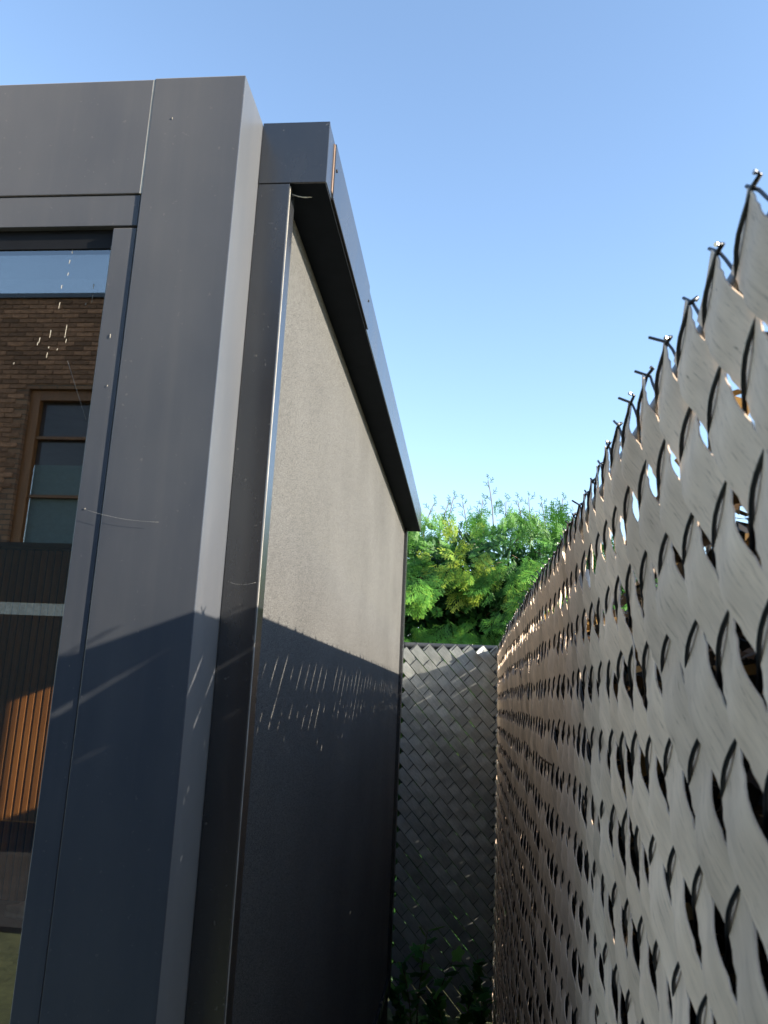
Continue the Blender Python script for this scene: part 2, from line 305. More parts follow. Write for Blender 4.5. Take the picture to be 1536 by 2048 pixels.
bw = box('back_wall', XL, XP - 0.062, YB, YB + 0.09, FLOOR, ZT - 0.101, M_BLACK, room)
# oak slats on the back wall
pit = 0.042
sm = None
k = 0
x = -4.2
while x < -0.6:
    if sm is None:
        o = box('wood_slat', -0.0145, 0.0145, -0.018, 0.0, FLOOR + 0.005, ZT - 0.16, M_OAK, None, 0.001, 1); COL.objects.unlink(o); sm = o.data; bpy.data.objects.remove(o)
    o = bpy.data.objects.new('wood_slat', sm); o.location = (x, YB - 0.001, 0); place(o, bw); x += pit
# dirt on glass and posts : small dried runs
def streak(parent, x, z, l, wd, y, lean=0.0):
    n = 6; V = []; F = []
    for i in range(n):
        t = i / (n - 1); hw = 0.6 * wd * (0.35 + 0.65 * math.sin(math.pi * min(1, 0.15 + t * 0.9))) * (0.8 + 0.4 * rng.random()); zz = z - l * t; xx = x + lean * t + rng.uniform(-.15, .15) * wd
        V += [(xx - hw, y, zz), (xx, y - 0.0006, zz), (xx + hw, y, zz)]
    for i in range(n - 1): a = i * 3; F += [(a, a + 3, a + 4, a + 1), (a + 1, a + 4, a + 5, a + 2)]
    build('dried_drip', V, F, M_DROP, parent)
def px_front(px, py, y):
    d = f_ + (px - 768) / 1643.9 * r_ - (py - 1024) / 1643.9 * u_
    return d * (y / d.y) + Vector((0, 0, CH))
yg = YG - 0.0004
for px, py, ln, wd in [(150, 470, .030, .0004), (140, 520, .006, .0010), (137, 545, .005, .0006), (124, 570, .006, .0006), (188, 568, .008, .0009), (186, 590, .012, .0003),
                       (120, 605, .010, .0005), (102, 660, .012, .0010), (80, 675, .008, .0012), (76, 684, .005, .0012), (134, 650, .020, .0006), (133, 678, .006, .0010), (98, 693, .003, .0010), (115, 697, .003, .001),
                       (28, 725, .003, .0012), (172, 606, .003, .001), (95, 705, .008, .0005)]:
    q = px_front(px, py, yg); streak(pane, q.x, q.z, ln, wd, yg, -0.0006)
post0 = [c for c in room.children if c.name.startswith('corner_post')][0]
for px, py, ln, wd in [(221, 668, .006, .0010), (170, 1016, .002, .0012), (215, 770, .002, .0008), (139, 1330, .002, .0008), (345, 235, .003, .0006)]:
    q = px_front(px, py, YF + (0.0016 if px < 265 else -0.0004)); streak(post0, q.x, q.z, ln, wd, q.y)
# cobweb strands
def web(name, pts, r=0.00012, parent=room): tube(name, pts, r, M_WEB, parent, 4)
a, b = px_front(166, 1018, YF - .002), px_front(318, 1045, YF - .003)
web('cobweb_strand', [a.lerp(b, t) + Vector((0, -.002, -.004 * math.sin(math.pi * t))) for t in np.linspace(0, 1, 9)])
a, b = px_front(135, 722, yg - .001), px_front(172, 840, yg - .001)
web('cobweb_strand', [a.lerp(b, t) for t in np.linspace(0, 1, 5)], 0.00016)
a, b = px_front(455, 1163, YC - .002), px_front(512, 1165, YC - .002)
web('cobweb_strand', [a.lerp(b, t) + Vector((0, -.001, -.004 * math.sin(math.pi * t))) for t in np.linspace(0, 1, 7)])

# olive sheet for the lawn's reflection, and shoe inside
lawn_reflection_sheet = box('lawn_reflection_sheet', -3.4, -1.2, 1.25, 3.55, FLOOR + 0.0005, FLOOR + 0.013, M_LAWN_REFL, None, 0.004); tag(lawn_reflection_sheet, 'olive woven rug on the floor behind the glass', 'lawn_reflection_sheet')  # olive sheet added to give the lawn's reflection in the glass
shoe = empty('shoe', (0, 0, 0))
def loft(name, rings, mt, parent, cap=True):
    n = len(rings[0]); V = [p for r in rings for p in r]
    F = [(i * n + j, i * n + (j + 1) % n, (i + 1) * n + (j + 1) % n, (i + 1) * n + j) for i in range(len(rings) - 1) for j in range(n)]
    F += [tuple(range(n - 1, -1, -1)), tuple(range((len(rings) - 1) * n, len(rings) * n))]
    return build(name, V, F, mt, parent, smooth=True)
def shoe_outline(z, grow=0.0, zf=lambda t: 0.0):
    L = 0.28; P = []
    for i in range(24):
        a = 2 * math.pi * i / 24; t = 0.5 - 0.5 * math.cos(a); wdt = 0.036 + 0.012 * math.sin(t * 4.6 - 1.2)
        P.append(((t - 0.5) * L * (1 + grow), math.sin(a) * (wdt + grow * .04) * (1.0 if 0 < t < 1 else 0) * (1 / max(.35, abs(math.sin(a)) ** .45)) * 0.9, z + zf(t)))
    return P
loft('sole', [shoe_outline(0, .02), shoe_outline(0.012, .04), shoe_outline(0.024, .03)], M_SHOE, shoe)
loft('upper', [shoe_outline(0.024, 0), shoe_outline(0.045, 0, lambda t: .006 - .012 * max(0, t - .6)),
               [(p[0] * .86 - .016, p[1] * .74, p[2]) for p in shoe_outline(0.072, 0, lambda t: .012 - .07 * max(0, t - .45))],
               [(p[0] * .45 - .060, p[1] * .55, p[2]) for p in shoe_outline(0.096, 0)]], M_SHOE, shoe)
for i in range(4):
    xx = 0.005 + i * 0.016
    tube('lace', [(xx, s, .080 - .010 * i - abs(s) * .35) for s in np.linspace(-.026, .026, 5)], .0025, M_BAND, shoe, 5)
shoe.location = (-2.06, 4.10, FLOOR + 0.001); shoe.rotation_euler = (0, 0, rad(172)); tag(shoe, 'white trainer standing on the grey floor inside the glazed room', 'shoe')

# ------------------------------------------------------------------ roller screen on the side
blind = empty('screen_blind', (XS, 2.4, 0))
tag(blind, 'charcoal fabric roller screen with dark cassette and side rails, on the garden room flank', 'blind')
cas = box('cassette', XP + 0.001, XC, YC + 0.004, YCE - 0.004, ZCB + 0.004, ZC - 0.001, M_RAIL, blind, 0.0010)
box('underside', XP + 0.001, XC - 0.0015, YC + 0.0045, YCE - 0.0045, ZCB + 0.0008, ZCB + 0.0036, plain('matte_dark_underside', (0.016, 0.020, 0.026), 0.9, .1, 30, 0.1), cas)  # thin dark sheet covering the cassette's bottom face
box('end_cap', XP + 0.001, XC + 0.0004, YC, YC + 0.0035, ZCB, ZC, M_RAIL, cas, 0.0008)
box('end_cap', XP + 0.001, XC + 0.0004, YCE - 0.0035, YCE, ZCB, ZC, M_RAIL, cas, 0.0008)
box('cover_plate', XC + 0.0003, XC + 0.0030, 1.1760, 1.6560, ZCB + 0.0075, ZC - 0.002, M_RAIL, cas, 0.0006)
box('seam', XC + 0.0002, XC + 0.0012, 1.1690, 1.1752, ZCB + 0.015, ZC - 0.006, plain('copper_brown_seam', (0.22, 0.15, 0.11), 0.5), cas)
box('drip_lip', XC + 0.0004, XC + 0.0034, 1.1760, 1.6560, ZCB + 0.0035, ZCB + 0.0070, M_BLACK, cas, 0.0004)
for y in (1.1898, 1.6450): 
    V, F = tubegeo([(XC + 0.0028, y, ZC - .043), (XC + 0.0046, y, ZC - .043)], [.0032, .0024], 10); build('screw', V, F, M_BLACK, cas, True)
def rail(y0, y1, near):
    r = box('guide_rail', XP + 0.001, XR, y0, y1, 0.30, ZCB - 0.0005, M_RAIL, blind, 0.0008)
    return r
r1 = rail(YC + 0.001, 1.1640, True)
box('rail_lit_edge', XR - 0.0004, XR + 0.0009, YC + 0.0045, YC + 0.0062, 0.31, ZCB - 0.003, M_SEAM, r1)  # pale strip; its colour stands for the rail's sunlit thin edge
r2 = rail(3.760, YE, False)
# fabric : slightly slack sheet with thickness
ny, nz = 60, 30; V = []; F = []
for s in (0, 1):
    for i in range(ny + 1):
        for j in range(nz + 1):
            y = 1.160 + (3.764 - 1.160) * i / ny; z = 0.36 + (ZCB + 0.02 - 0.36) * j / nz
            bow = 0.0012 * math.sin(y * 2.3 + z) * math.sin(math.pi * i / ny) * math.sin(math.pi * j / nz)
            V.append((XS + bow - s * 0.0007, y, z))
n1 = (ny + 1) * (nz + 1)
for i in range(ny):
    for j in range(nz):
        a = i * (nz + 1) + j; q = (a, a + nz + 1, a + nz + 2, a + 1); F.append(q); F.append(tuple(n1 + v for v in reversed(q)))
build('fabric', V, F, M_FABRIC, blind, smooth=True)
box('bottom_bar', XS - 0.012, XS + 0.012, 1.166, 3.758, 0.33, 0.37, M_RAIL, blind, 0.002)
# debris thread in the cassette corner
a, b = Vector((XR + .001, YC + .012, ZCB - .012)), Vector((XR + .030, YC + .035, ZCB - .002))
tube('cobweb_strand', [a.lerp(b, t) + Vector((0, 0, -.003 * math.sin(3 * t))) for t in np.linspace(0, 1, 7)], [.0003, .0009, .0011, .0008, .0012, .0007, .0003], M_SEAM, blind, 5)

# ------------------------------------------------------------------ woven chain-link fences
PH, PV = 0.0703, 0.0766
TH, WR = 0.0012, 0.00165
DL = math.hypot(PH / 2, PV / 2); DU, DZ = PH / 2 / DL, -PV / 2 / DL; WU, WZ = -DZ, DU
def fence(name, label, frame, u0, u1, tip0, zt, z0, seg, warp, curl=None, posts=(), smat=None, A0=0.0038, WA=0.0036, loose=0.0020, HW=0.0250):
    """frame(u, n, z) -> world; u to the right as seen from the garden side, n towards the viewer"""
    base = frame((u0 + u1) / 2, 0, 0); root = empty(name, (base[0], base[1], 0)); tag(root, label, 'fence')
    def W(U, N, Z):
        du, dn, dz = warp(U, Z); return np.stack(frame(U + du, N + dn, Z + dz), -1)
    mmax = (zt - PV / 4 - z0) / (PV / 2)
    k0 = math.floor((u0 - tip0) / PH - mmax / 2) - 2; k1 = math.ceil((u1 - tip0) / PH) + 2
    for k in range(k0, k1 + 1):
        uk = tip0 + k * PH; amp = A0 * rng.uniform(0.88, 1.14); ph = rng.uniform(-.08, .08); tw = rng.uniform(-.06, .06); sh = rng.uniform(-.0009, .0009)
        ms = max(-0.16 + rng.uniform(-.10, .10), (u0 - (uk - PH / 4)) / (PH / 2)); me_ = min(mmax, (u1 - (uk - PH / 4)) / (PH / 2))
        if me_ - ms < 0.3: continue
        M = np.linspace(ms, me_, max(3, int((me_ - ms) * seg) + 1))
        amp_m = amp * (1 + 0.10 * np.sin(M * 1.7 + k * 2.1) + 0.09 * np.sin(M * .61 + k * 5.3)); tw = tw + .05 * np.sin(M * .9 + k * 1.3)
        sec = []; uv = []
        for side in (1, -1):
            for v in ((-1, 0, 1) if side == 1 else (1, 0, -1)):
                U = uk - PH / 4 + PH / 2 * M + WU * HW * v + WU * sh; Z = zt - PV / 4 - PV / 2 * M + WZ * HW * v
                N = amp_m * (1 - np.cos(np.pi * (M + ph))) + (WA - WR - TH / 2 - loose) + tw * HW * v + side * TH / 2 - 0.0009 * v * v * np.sign(-np.cos(np.pi * M))
                if curl and k == curl[0]:
                    c = np.clip((curl[1] - M) / curl[1], 0, 1); N = N + curl[2] * c ** 2 * (0.6 - 0.5 * v); Z = Z - 0.006 * c * (v < 0)
                sec.append(W(U, N, Z)); uv.append(np.stack([M * DL, np.full_like(M, v * HW + 0.03)], -1))
        idx = [0, 1, 2, 3, 4, 5, 2, 3, 5, 0]; c = 10                 # separate rings for the two faces and the two edges
        V = np.stack([sec[i] for i in idx], 1).reshape(-1, 3); UV = np.stack([uv[i] for i in idx], 1).reshape(-1, 2)
        F = [(i * c + j, i * c + j + 1, (i + 1) * c + j + 1, (i + 1) * c + j) for i in range(len(M) - 1) for j in (0, 1, 3, 4, 6, 8)]
        L_ = (len(M) - 1) * c; F += [(0, 5, 4, 3, 2, 1), (L_, L_ + 1, L_ + 2, L_ + 3, L_ + 4, L_ + 5)]
        build('slat', V, F, smat, root, smooth=True, uvs=UV)
    dl = WR + TH / 2
    for k in range(k0 - 30, k1 + 60):
        uk = tip0 + k * PH
        # wire running down to the left, over one slat and under the next
        j1 = (zt - z0) / (PV / 2); ja = max(0, (uk - u1) / (PH / 2)); jb = min(j1, (uk - u0) / (PH / 2))
        if jb - ja > 0.5:
            J = np.linspace(ja, jb, max(4, int((jb - ja) * 6)))
            P = W(uk - PH / 2 * J, WA * np.cos(np.pi * (J - .5)) * np.minimum(1, .4 + J), zt - PV / 2 * J)
            if ja == 0:
                jx, jz = rng.uniform(-.002, .002), rng.uniform(-.001, .003); h = W(np.array([uk + .0035 + jx, uk + .0045 + jx * 2, uk + .0015]), np.array([-.004 + jx, -.001 + jx * 2, .003]), np.array([zt + .0035 + jz, zt + .0015 + jz * 2, zt + .0005])); P = np.concatenate([h[1:2], h[0:1], P])
            w_ = tube('wire', P, WR, M_WIRE, root, 6)
            if ja == 0:
                d0 = P[0] - P[1]; d0 /= np.linalg.norm(d0); V, F = tubegeo([P[0] - d0 * .0004, P[0] + d0 * .0012], WR * 1.02, 6); build('cut_end', V, F, M_CUT, w_)
        # wire running down to the right in the gap between two slats
        ja = max(0, (u0 - uk) / (PH / 2)); jb = min(j1, (u1 - uk) / (PH / 2))
        if jb - ja > 0.5:
            st = -0.32 * rng.uniform(.55, 1.45) if ja == 0 else ja
            J = np.linspace(st, jb, max(4, int((jb - st) * 3)))
            N = np.where(J < 0, J * -.020 * rng.uniform(.2, 1.8), 0.0008 * np.sin(np.pi * J)); N = N - 0.0030
            tube('wire', W(uk + PH / 2 * J, N, zt - PV / 2 * np.where(J < 0, J * .75, J)), WR * 0.8, M_WIRE, root, 6)
    U = np.linspace(u0, u1, 40)
    tube('top_rail', np.stack(frame(U, np.full_like(U, -.030), np.full_like(U, zt - .008)), -1), .0165, M_TUBE, root, 14)
    for u in posts:
        tube('post', [frame(u, -.072, 0.0), frame(u, -.072, zt * .5), frame(u, -.072, zt - .012)], .022, M_TUBE, root, 14)
        tube('rail_clamp', [frame(u, -.030, zt - .012), frame(u, -.072, zt - .012)], .011, M_TUBE, root, 10)
    for zz in (z0 + .05, (z0 + zt) / 2): tube('tension_wire', [frame(u0, -.012, zz), frame((u0 + u1) / 2, -.012, zz - .004), frame(u1, -.012, zz)], .0014, M_WIRE, root, 5)
    return root
XFN, YEN, ZTIP = 0.158, 4.3983, 0.296 + CH
def warpR(U, Z):
    return (0.0022 * np.sin(U * 3.1 + 1.0) + .0014 * np.sin(U * 9.3 + Z * 1.5), 0.0035 * np.sin(U * 2.1 + Z * 1.2) + 0.0022 * np.sin(U * 5.7 + Z * 3.3 + 1) + .0012 * np.sin(U * 13 + Z * 7), 0.0028 * np.sin(U * 1.9 + .7) + .0010 * np.sin(U * 7.7 + Z * 4))
def warpE(U, Z):
    return (0.0015 * np.sin(U * 5 + Z * 3), 0.003 * np.sin(U * 6 + Z * 2) * 1.0, 0.0015 * np.sin(U * 7 + 1))
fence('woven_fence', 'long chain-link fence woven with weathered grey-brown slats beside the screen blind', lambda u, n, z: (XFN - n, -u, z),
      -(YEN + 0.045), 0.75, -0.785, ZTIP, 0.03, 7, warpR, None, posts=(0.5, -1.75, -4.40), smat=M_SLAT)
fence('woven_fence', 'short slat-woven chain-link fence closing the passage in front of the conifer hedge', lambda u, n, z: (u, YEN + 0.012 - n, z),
      -0.343, XFN - 0.004, -0.268, ZTIP, 0.03, 8, warpE, (5, 1.6, 0.035), posts=(-0.316, 0.152), smat=M_SLAT2, A0=0.0026, WA=0.0022, loose=0.0002, HW=0.0240)  # posts added behind both ends to block leaking sun

# ------------------------------------------------------------------ dry hedge behind the long fence
def leafquads(P, size, tilt=1.0):
    n = len(P); a = nr.normal(size=(n, 3)); a /= np.linalg.norm(a, axis=1)[:, None]; b = nr.normal(size=(n, 3)); b -= a * (a * b).sum(1)[:, None]; b /= np.linalg.norm(b, axis=1)[:, None]
    L = size * nr.uniform(.6, 1.4, (n, 1)); Wd = L * nr.uniform(.35, .6, (n, 1))
    return np.stack([P, P + a * L * .45 + b * Wd, P + a * L, P + a * L * .45 - b * Wd], 1)
hedge = empty('dry_hedge', (0.5, 1.9, 0)); tag(hedge, 'dry brown sunlit hedge showing as gold flecks through the long woven fence', 'hedge')
n = 95000
P = np.stack([nr.uniform(.196, .62, n), nr.uniform(-.7, 4.3, n), nr.uniform(0.02, 1.0, n) ** .85], -1)
top = CH + 0.215 + 0.022 * np.sin(P[:, 1] * 2.7) + .016 * np.sin(P[:, 1] * 9.1 + P[:, 0] * 12) + .10 * (P[:, 0] - .3)
P[:, 2] *= top
quadmesh('foliage', leafquads(P, .026), M_DRY, hedge, nr.uniform(0, 1, n) ** 2.2)['kind'] = 'stuff'
n3 = 36000; P = np.stack([nr.uniform(.36, .66, n3), nr.uniform(-.75, 4.32, n3), nr.uniform(0.02, 1.0, n3) ** .85], -1)  # large unseen leaves added to block sun through the fence
P[:, 2] *= CH + 0.20 + 0.022 * np.sin(P[:, 1] * 2.7) + .016 * np.sin(P[:, 1] * 9.1 + P[:, 0] * 12) + .10 * (P[:, 0] - .3)
quadmesh('sun_blocking_foliage', leafquads(P, .050), M_DRY, hedge, nr.uniform(0, 1, n3) ** 1.5)['kind'] = 'stuff'
# dry leaves lodged against the back of the mesh
n2 = 8000; P = np.stack([nr.uniform(.176, .230, n2), nr.uniform(-.7, 4.3, n2), nr.uniform(.02, ZTIP - .03, n2)], -1)
P = P[(np.sin(P[:, 1] * 3.1 + P[:, 2] * 4) + np.sin(P[:, 1] * 11 + P[:, 2] * 7) + nr.normal(0, .6, n2) > -.3) & ((P[:, 2] < ZTIP - .10) | (nr.random(n2) < .35))]
quadmesh('lodged_leaves', leafquads(P, .015), M_DRY, hedge, nr.uniform(0.45, 1, len(P)))['kind'] = 'stuff'
G = Geo()
for i in range(260):
    y = rng.uniform(-.7, 4.3); x = rng.uniform(.26, .56); h = rng.uniform(.8, 1.70); pts = [Vector((x, y, 0))]
    for s in range(7): pts.append(Vector((min(.62, max(.225, pts[-1].x + rng.uniform(-.05, .05))), pts[-1].y + rng.uniform(-.07, .07), h * (s + 1) / 7)))
    G.add(*tubegeo(pts, np.linspace(.007, .0015, 8), 5))
G.build('twigs', M_TWIG, hedge, True)['kind'] = 'stuff'

# ------------------------------------------------------------------ conifer hedge beyond the short fence
def frond(L, nb, seed, sparse=1.0, wk=1.0):
    """flat spray: axis, alternate branchlets, each with short finger-like scale shoots"""
    r = np.random.default_rng(seed); Q = []
    def strip(p, d, l, wd, lift):
        n_ = np.array([0, 0, 1.0]); s = np.cross(d, n_); s /= np.linalg.norm(s) + 1e-9
        m_ = p + d * l * .6 + n_ * lift * .6; e = p + d * l + n_ * lift
        Q.append([p - s * wd * .35, m_ - s * wd * .5, e, m_ + s * wd * .5])
    axis = lambda t: np.array([0.03 * L * math.sin(3 * t), L * t, -.30 * L * t * t])
    for i in range(5): strip(axis(i / 5), (axis((i + 1) / 5) - axis(i / 5)) / np.linalg.norm(axis((i + 1) / 5) - axis(i / 5)), L / 5 * 1.15, .007 * wk, 0)
    for i in range(nb):
        t = .12 + .84 * i / nb; side = 1 if i % 2 else -1; l = L * (.50 * (1 - t) ** .6 * min(1, .5 + t * 2.2) + .09) * r.uniform(.75, 1.15)
        a = rad(r.uniform(34, 50)); d = np.array([side * math.sin(a), math.cos(a), r.uniform(-.35, -.02)]); d /= np.linalg.norm(d); p = axis(t)
        strip(p, d, l, .0070 * wk, -.10 * l)
        ns = max(2, int(l / .0125 * sparse))
        for j in range(ns):
            tt = .25 + .7 * j / ns; sd = 1 if j % 2 else -1; b = a * side + sd * rad(r.uniform(28, 42)); dd = np.array([math.sin(b), math.cos(b), d[2] + r.uniform(-.3, .1)]); dd /= np.linalg.norm(dd)
            strip(p + d * l * tt + np.array([0, 0, -.10 * l * tt]), dd, min(.026, l * .38) * (1.1 - .5 * tt) + .008, .0066 * wk, r.uniform(-.008, .001))
    return np.array(Q)
LOW = [np.array([[(-.5*w, .0, 0), (-.6*w, .6*l, -.01), (0, l, -.03), (.6*w, .6*l, -.01)] for l, w in ((.12, .03), (.10, .03))]) for _ in (0,)][0]
def lowfrond(seed):
    r = np.random.default_rng(seed); Q = []
    for i in range(11):
        t = i / 11; sd = 1 if i % 2 else -1; a = sd * rad(r.uniform(30, 60)); l = .03 + .06 * (1 - t); d = np.array([math.sin(a), math.cos(a), r.uniform(-.3, 0)]); p = np.array([0, .16 * t, -.03 * t * t]); s = np.array([d[1], -d[0], 0]) * .009
        Q.append([p - s * .5, p + d * l * .6 - s, p + d * l, p + d * l * .6 + s])
    return np.array(Q)
LOW = [lowfrond(k) for k in range(4)]
FR = [frond(.16, 13, 1), frond(.14, 12, 2), frond(.18, 15, 3), frond(.12, 10, 4), frond(.15, 12, 5)]
SP = [frond(.20, 8, 11, .45, 1.1), frond(.17, 7, 12, .45, 1.1)]
print('frond quads', [len(f) for f in FR])
def orient(Q, pos, fwd, up, s):
    f = np.array(fwd, float); f /= np.linalg.norm(f); x = np.cross(f, up); x /= np.linalg.norm(x) + 1e-9; z = np.cross(x, f)
    return (Q[..., 0:1] * x + Q[..., 1:2] * f + Q[..., 2:3] * z) * s + np.array(pos)
con = empty('conifer_hedge', (0.3, 5.2, 0)); tag(con, 'bright green conifer hedge with feathery top shoots rising behind the short fence', 'hedge')
def front_y(x, z): return 4.70 + .09 * math.sin(x * 5.1 + z * 3.7) + .07 * math.sin(x * 11.3 - z * 8.9 + 1.3) + .05 * math.sin(z * 17 + x * 4) + .16 * max(0, z - CH - .8)
def top_z(x): return CH + 1.02 + .05 * math.sin(x * 4.3 + .6) + .035 * math.sin(x * 12.7) - .10 * max(0, x - .5)
QS = []; TS = []
def addf(Q, tint, tip=0.0):
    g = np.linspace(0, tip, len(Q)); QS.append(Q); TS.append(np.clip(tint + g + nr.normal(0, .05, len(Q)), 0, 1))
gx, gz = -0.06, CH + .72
clumps = [(rng.uniform(-.95, 1.15), rng.uniform(CH - .1, CH + 1.0)) for _ in range(120)]
for cx, cz in clumps:                                     # boughs: each a shingled fan of drooping sprays
    if cz > top_z(cx) - .04: continue
    out = rng.uniform(-.14, .10); ct = rng.uniform(.28, .60); cd = rng.uniform(-.5, .5)
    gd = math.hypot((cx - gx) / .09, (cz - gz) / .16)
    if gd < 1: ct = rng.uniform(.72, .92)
    for q in range(12):
        ox = rng.gauss(0, .065); oz = rng.gauss(0, .05); x, z = cx + ox, cz + oz
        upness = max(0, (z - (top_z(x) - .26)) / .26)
        y = front_y(x, z) + out + rng.uniform(-.02, .03) + abs(ox) * .5
        if z < CH + .46: y = max(y, 4.67)
        fwd = np.array([cd + ox * 5 + rng.uniform(-.25, .25), -.55, rng.uniform(-.95, -.15) + 1.7 * upness])
        up = np.array([rng.uniform(-.35, .35), -1.0, .75 - .7 * upness])
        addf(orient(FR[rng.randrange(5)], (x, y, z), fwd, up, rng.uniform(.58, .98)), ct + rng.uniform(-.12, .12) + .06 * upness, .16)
for layer, cnt, sc, tn in ((1, 1300, 1.3, .14), (2, 1500, 1.7, .06), (3, 1700, 2.2, .02)):  # deeper layers tinted darker, painting the hedge's inner shade
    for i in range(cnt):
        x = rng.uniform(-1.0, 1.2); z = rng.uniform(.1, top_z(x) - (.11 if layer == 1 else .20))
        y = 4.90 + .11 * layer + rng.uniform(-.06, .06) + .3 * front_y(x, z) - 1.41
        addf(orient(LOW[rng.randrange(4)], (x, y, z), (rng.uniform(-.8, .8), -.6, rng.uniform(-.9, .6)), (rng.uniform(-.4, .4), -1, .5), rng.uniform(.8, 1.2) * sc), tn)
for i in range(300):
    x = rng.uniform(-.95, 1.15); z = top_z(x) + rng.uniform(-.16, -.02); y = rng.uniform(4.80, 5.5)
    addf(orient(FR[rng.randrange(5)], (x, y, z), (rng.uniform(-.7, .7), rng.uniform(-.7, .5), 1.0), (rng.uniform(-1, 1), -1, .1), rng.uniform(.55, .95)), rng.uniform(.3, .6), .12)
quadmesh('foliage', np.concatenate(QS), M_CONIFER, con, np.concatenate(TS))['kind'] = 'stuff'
# leaders sticking out of the top
for lx, lh in ((-.30, .16), (-.20, .20), (-.16, .27), (-.02, .19), (.06, .13), (.14, .23), (.22, .14), (.33, .20), (.38, .24), (.46, .15), (.54, .16), (-.40, .12), (.66, .16)):
    y = rng.uniform(4.95, 5.25); z = top_z(lx) - .06; h = lh + .11; lean = rng.uniform(-.05, .07); q = []
    pts = [(lx + lean * t * t, y, z + h * t) for t in np.linspace(0, 1, 6)]
    sh_ = tube('leader_shoot', pts, np.linspace(.0042, .0022, 6), M_TWIG, con, 5)
    def twig(p, d, l, w_, depth):
        p = np.array(p, float); d = np.array(d, float); d /= np.linalg.norm(d); sd = np.cross(d, (0, 1, 0)); sd /= np.linalg.norm(sd) + 1e-9
        q.append([[p - sd * w_ * .4, p + d * l * .6 - sd * w_ * .5, p + d * l, p + d * l * .6 + sd * w_ * .5]])
        if depth:
            for j in range(3 + depth):
                t = .25 + .7 * j / (3 + depth); a_ = rad(rng.uniform(28, 48)) * (1 if j % 2 else -1)
                twig(p + d * l * t, d * math.cos(a_) + sd * math.sin(a_) + np.array([0, rng.uniform(-.3, .3), 0]), l * rng.uniform(.30, .48) * (1.15 - .4 * t), w_ * .9, depth - 1)
    for j, t in enumerate((.30, .45, .58, .70, .82, .93, 1.0)):
        p = (lx + lean * t * t, y, z + h * t); s_ = 1 if j % 2 else -1
        d = (s_ * rng.uniform(.5, .9), rng.uniform(-.3, .3), 1.0) if t < 1 else (lean * 2, 0, 1)
        twig(p, d, rng.uniform(.05, .085) * (1.25 - .5 * t), .0048, 1)
    q = np.concatenate(q); quadmesh('spray', q, M_CONIFER, sh_, nr.uniform(.1, .35, len(q)))
G = Geo()
for i in range(170):
    x = rng.uniform(-.9, 1.1); z = rng.uniform(CH - .1, CH + .85); p = Vector((x, 5.25, z)); pts = [p]
    d = Vector((rng.uniform(-.5, .5), -1, rng.uniform(-.3, .5))).normalized()
    for s in range(6): d = (d + Vector((rng.uniform(-.45, .45), rng.uniform(-.2, .2), rng.uniform(-.45, .35)))).normalized(); pts.append(pts[-1] + d * .085)
    G.add(*tubegeo(pts, np.linspace(.006, .0015, 7), 5))
G.build('dead_twigs', M_TWIG, con, True)['kind'] = 'stuff'
for x in (-.7, -.25, .2, .65, 1.0): tube('trunk', [(x, 5.4, 0), (x + .02, 5.38, .9), (x - .02, 5.42, 1.8), (x, 5.4, 2.4)], [.05, .045, .03, .012], M_TWIG, con, 9)

# ------------------------------------------------------------------ bramble at the foot of the short fence
bram = empty('bramble_plant', (-.12, 4.15, 0)); tag(bram, 'leafy green bramble growing in the shade at the foot of the short fence', 'plant')
out_ = []
for i in range(20):
    t = i / 20; a = 2 * math.pi * t; rr_ = 1 + .16 * math.cos(5 * a) + .05 * math.cos(15 * a); out_.append((math.sin(a) * .36 * rr_, .5 - .5 * math.cos(a) * rr_))
leafmesh = []
for s in range(3):
    V = [(0, .5, .02)] + [(x * (1 + .1 * s), y, -.10 * x * x - .10 * (y - .4) ** 2 + .015 * math.sin(9 * x + s)) for x, y in out_]; F = [(0, i + 1, (i + 1) % 20 + 1) for i in range(20)]
    me = bpy.data.meshes.new('leaf'); me.from_pydata(V, [], F); me.materials.append(M_BRAMBLE); at = me.attributes.new('tint', 'FLOAT', 'POINT'); at.data.foreach_set('value', [0.15 + .4 * s] * len(V)); me.update(); leafmesh.append(me)
for bx, by, bh, lx, ly in [(-.20, 4.22, .46, .04, -.06), (-.13, 4.15, .36, .09, -.05), (-.26, 4.1, .24, -.02, -.06), (.02, 4.2, .30, .06, -.08), (.08, 4.1, .22, .02, -.05), (-.06, 4.05, .24, -.07, -.03), (-.16, 4.0, .16, .03, .02), (.10, 4.2, .38, -.03, -.04), (-.22, 4.15, .33, -.05, -.04)]:
    pts = [Vector((bx + lx * t * t, by + ly * t, bh * t)) for t in np.linspace(0, 1, 8)]
    tube('stem', pts, np.linspace(.0035, .0015, 8), M_TWIG, bram, 5)
    for q in range(13):
        t = .25 + .75 * q / 12; p = Vector((bx + lx * t * t, by + ly * t, bh * t)); o = bpy.data.objects.new('leaf', leafmesh[rng.randrange(3)])
        s = rng.uniform(.05, .09); o.scale = (s, s, s); o.rotation_euler = (rng.uniform(.1, 1.1), rng.uniform(-.4, .4), rng.uniform(0, 6.28)); o.location = p; place(o, bram)

# small dead stick caught in the long fence
d = Vector((XFN - .008, 0, 0)); dd = px_front(1095, 1520, 1.0) - Vector((0, 0, CH)); q = dd * ((XFN - .010) / dd.x) + Vector((0, 0, CH))
tw_ = tube('dead_stick', [q + Vector((-.012, .02, .004)), q + Vector((-.006, .0, -.001)), q + Vector((.004, -.03, -.006))], [.0016, .0022, .0018], M_TWIG, None, 6)
tag(tw_, 'short dead stick caught in the slats of the long woven fence', 'stick')

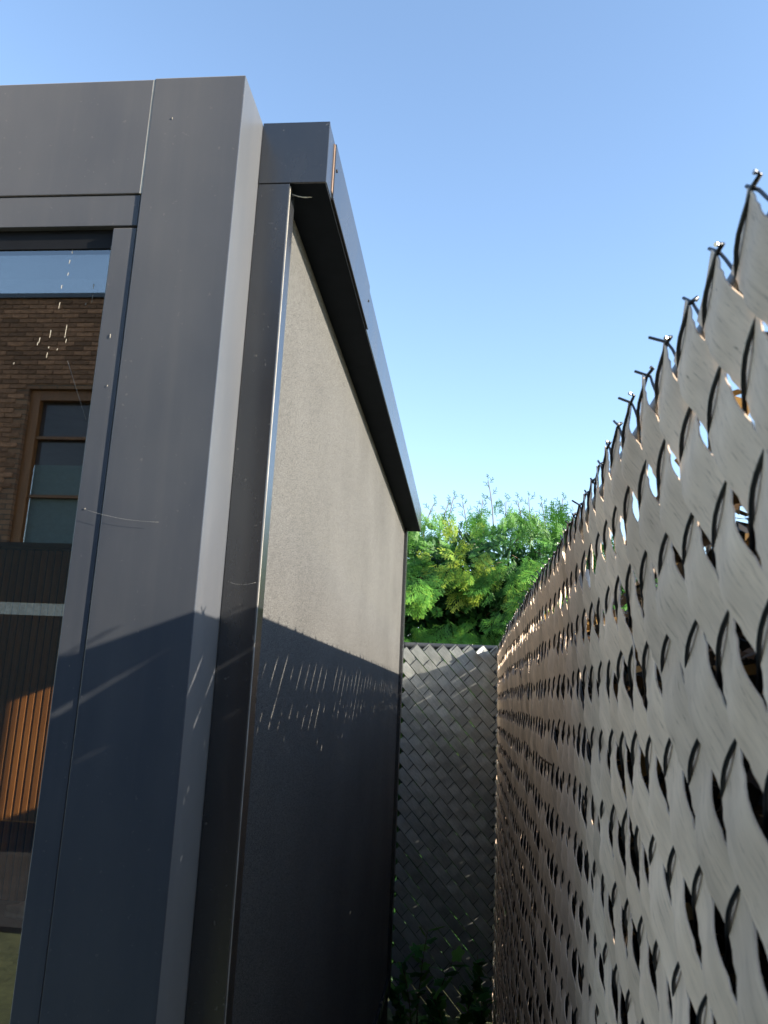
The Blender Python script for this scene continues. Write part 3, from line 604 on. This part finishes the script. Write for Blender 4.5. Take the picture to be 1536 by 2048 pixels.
# ------------------------------------------------------------------ house behind the camera, mirrored in the glass
HY = 2 * (YG) - 9.0
house = empty('brick_house', (-5, HY - 3, 0)); tag(house, 'brown brick house with tall framed window, mirrored in the glass of the garden room', 'house')
HT = 4.72 + CH
wx0, wx1, wz0, wz1 = -5.42, -3.6, 1.45 + CH, 3.52 + CH
wall = empty('wall', (0, 0, 0)); wall.parent = house; wall.location = (0, 0, 0)
wm = Geo()
for b_ in [(-13, wx0, HY - .3, HY, 0, HT), (wx1, 2.5, HY - .3, HY, 0, HT), (wx0, wx1, HY - .3, HY, 0, wz0), (wx0, wx1, HY - .3, HY, wz1, HT)]: wm.add(boxv(*b_), BX)
bpy.data.objects.remove(wall); wall = wm.build('wall', M_BRICKWALL, house)
box('coping', -13.05, 2.55, HY - .34, HY + .04, HT + .001, HT + .06, M_RAIL, house)
box('side_wall', -13, -12.7, HY - 7, HY - .301, 0, HT, M_BRICKWALL, house); box('side_wall', 2.2, 2.5, HY - 7, HY - .301, 0, HT, M_BRICKWALL, house)
box('flat_roof', -13, 2.5, HY - 7, HY - .30, HT - .2, HT - .02, M_INT, house)
bmesh_ = None; cnt = 0
for row in range(60):
    z = HT - .05 - row * .0625
    if z < 1.45 + CH: break
    x = -6.45 + (row % 2) * .11 + rng.uniform(-.01, .01)
    while x < -4.05 and cnt < 298:
        inside = (x + .11 > wx0 - .02) and z < wz1 + .05
        if not inside:
            if bmesh_ is None:
                o = box('brick', -.105, .105, 0, .014, -.0265, .0265, M_BRICK, None, .003, 1); bmesh_ = o.data; bpy.data.objects.remove(o)
            o = bpy.data.objects.new('brick', bmesh_); o.location = (x, HY + rng.uniform(-.004, .003), z); place(o, wall); cnt += 1
        x += .22
win = empty('window', (0, 0, 0)); win.parent = house; win.location = -Vector(house.location); win.location = (wx0 + .9 - house.location.x, HY - .1 - house.location.y, wz0)
for b_ in [(wx0, wx0 + .13, wz0, wz1), (wx1 - .13, wx1, wz0, wz1), (wx0 + .131, wx1 - .131, wz1 - .13, wz1), (wx0 + .131, wx1 - .131, wz0, wz0 + .1)]: box('frame', b_[0], b_[1], HY - .14, HY - .06, b_[2], b_[3], M_HFRAME, win, .004)
for zz in (wz1 - .62, wz1 - 1.35): box('glazing_bar', wx0 + .131, wx1 - .131, HY - .13, HY - .08, zz, zz + .035, M_HFRAME, win)
box('pane', wx0 + .131, wx1 - .131, HY - .16, HY - .15, wz0 + .1, wz1 - .13, plain('dark_window_glass', (0.05, 0.045, 0.05), 0.08, .2, 3, .5), win)
box('roller_blind', wx0 + .132, wx1 - .132, HY - .148, HY - .142, wz0 + .1, wz1 - .93, M_BLIND, win)
box('lintel_band', -12.9, 2.4, HY + .001, HY + .03, .76 + CH, .90 + CH, M_BAND, house)
box('dark_reflection_panel', -8.5, -2.4, HY + .02, HY + .04, .905 + CH, 1.60 + CH, M_INT, house)  # dark sheet added for the dark reflection below the window
box('dark_lower_panel', -8.5, -2.4, HY + .001, HY + .02, .05, .755 + CH, M_INT, house)  # added dark panel keeps the mirrored ground floor dark over the slats
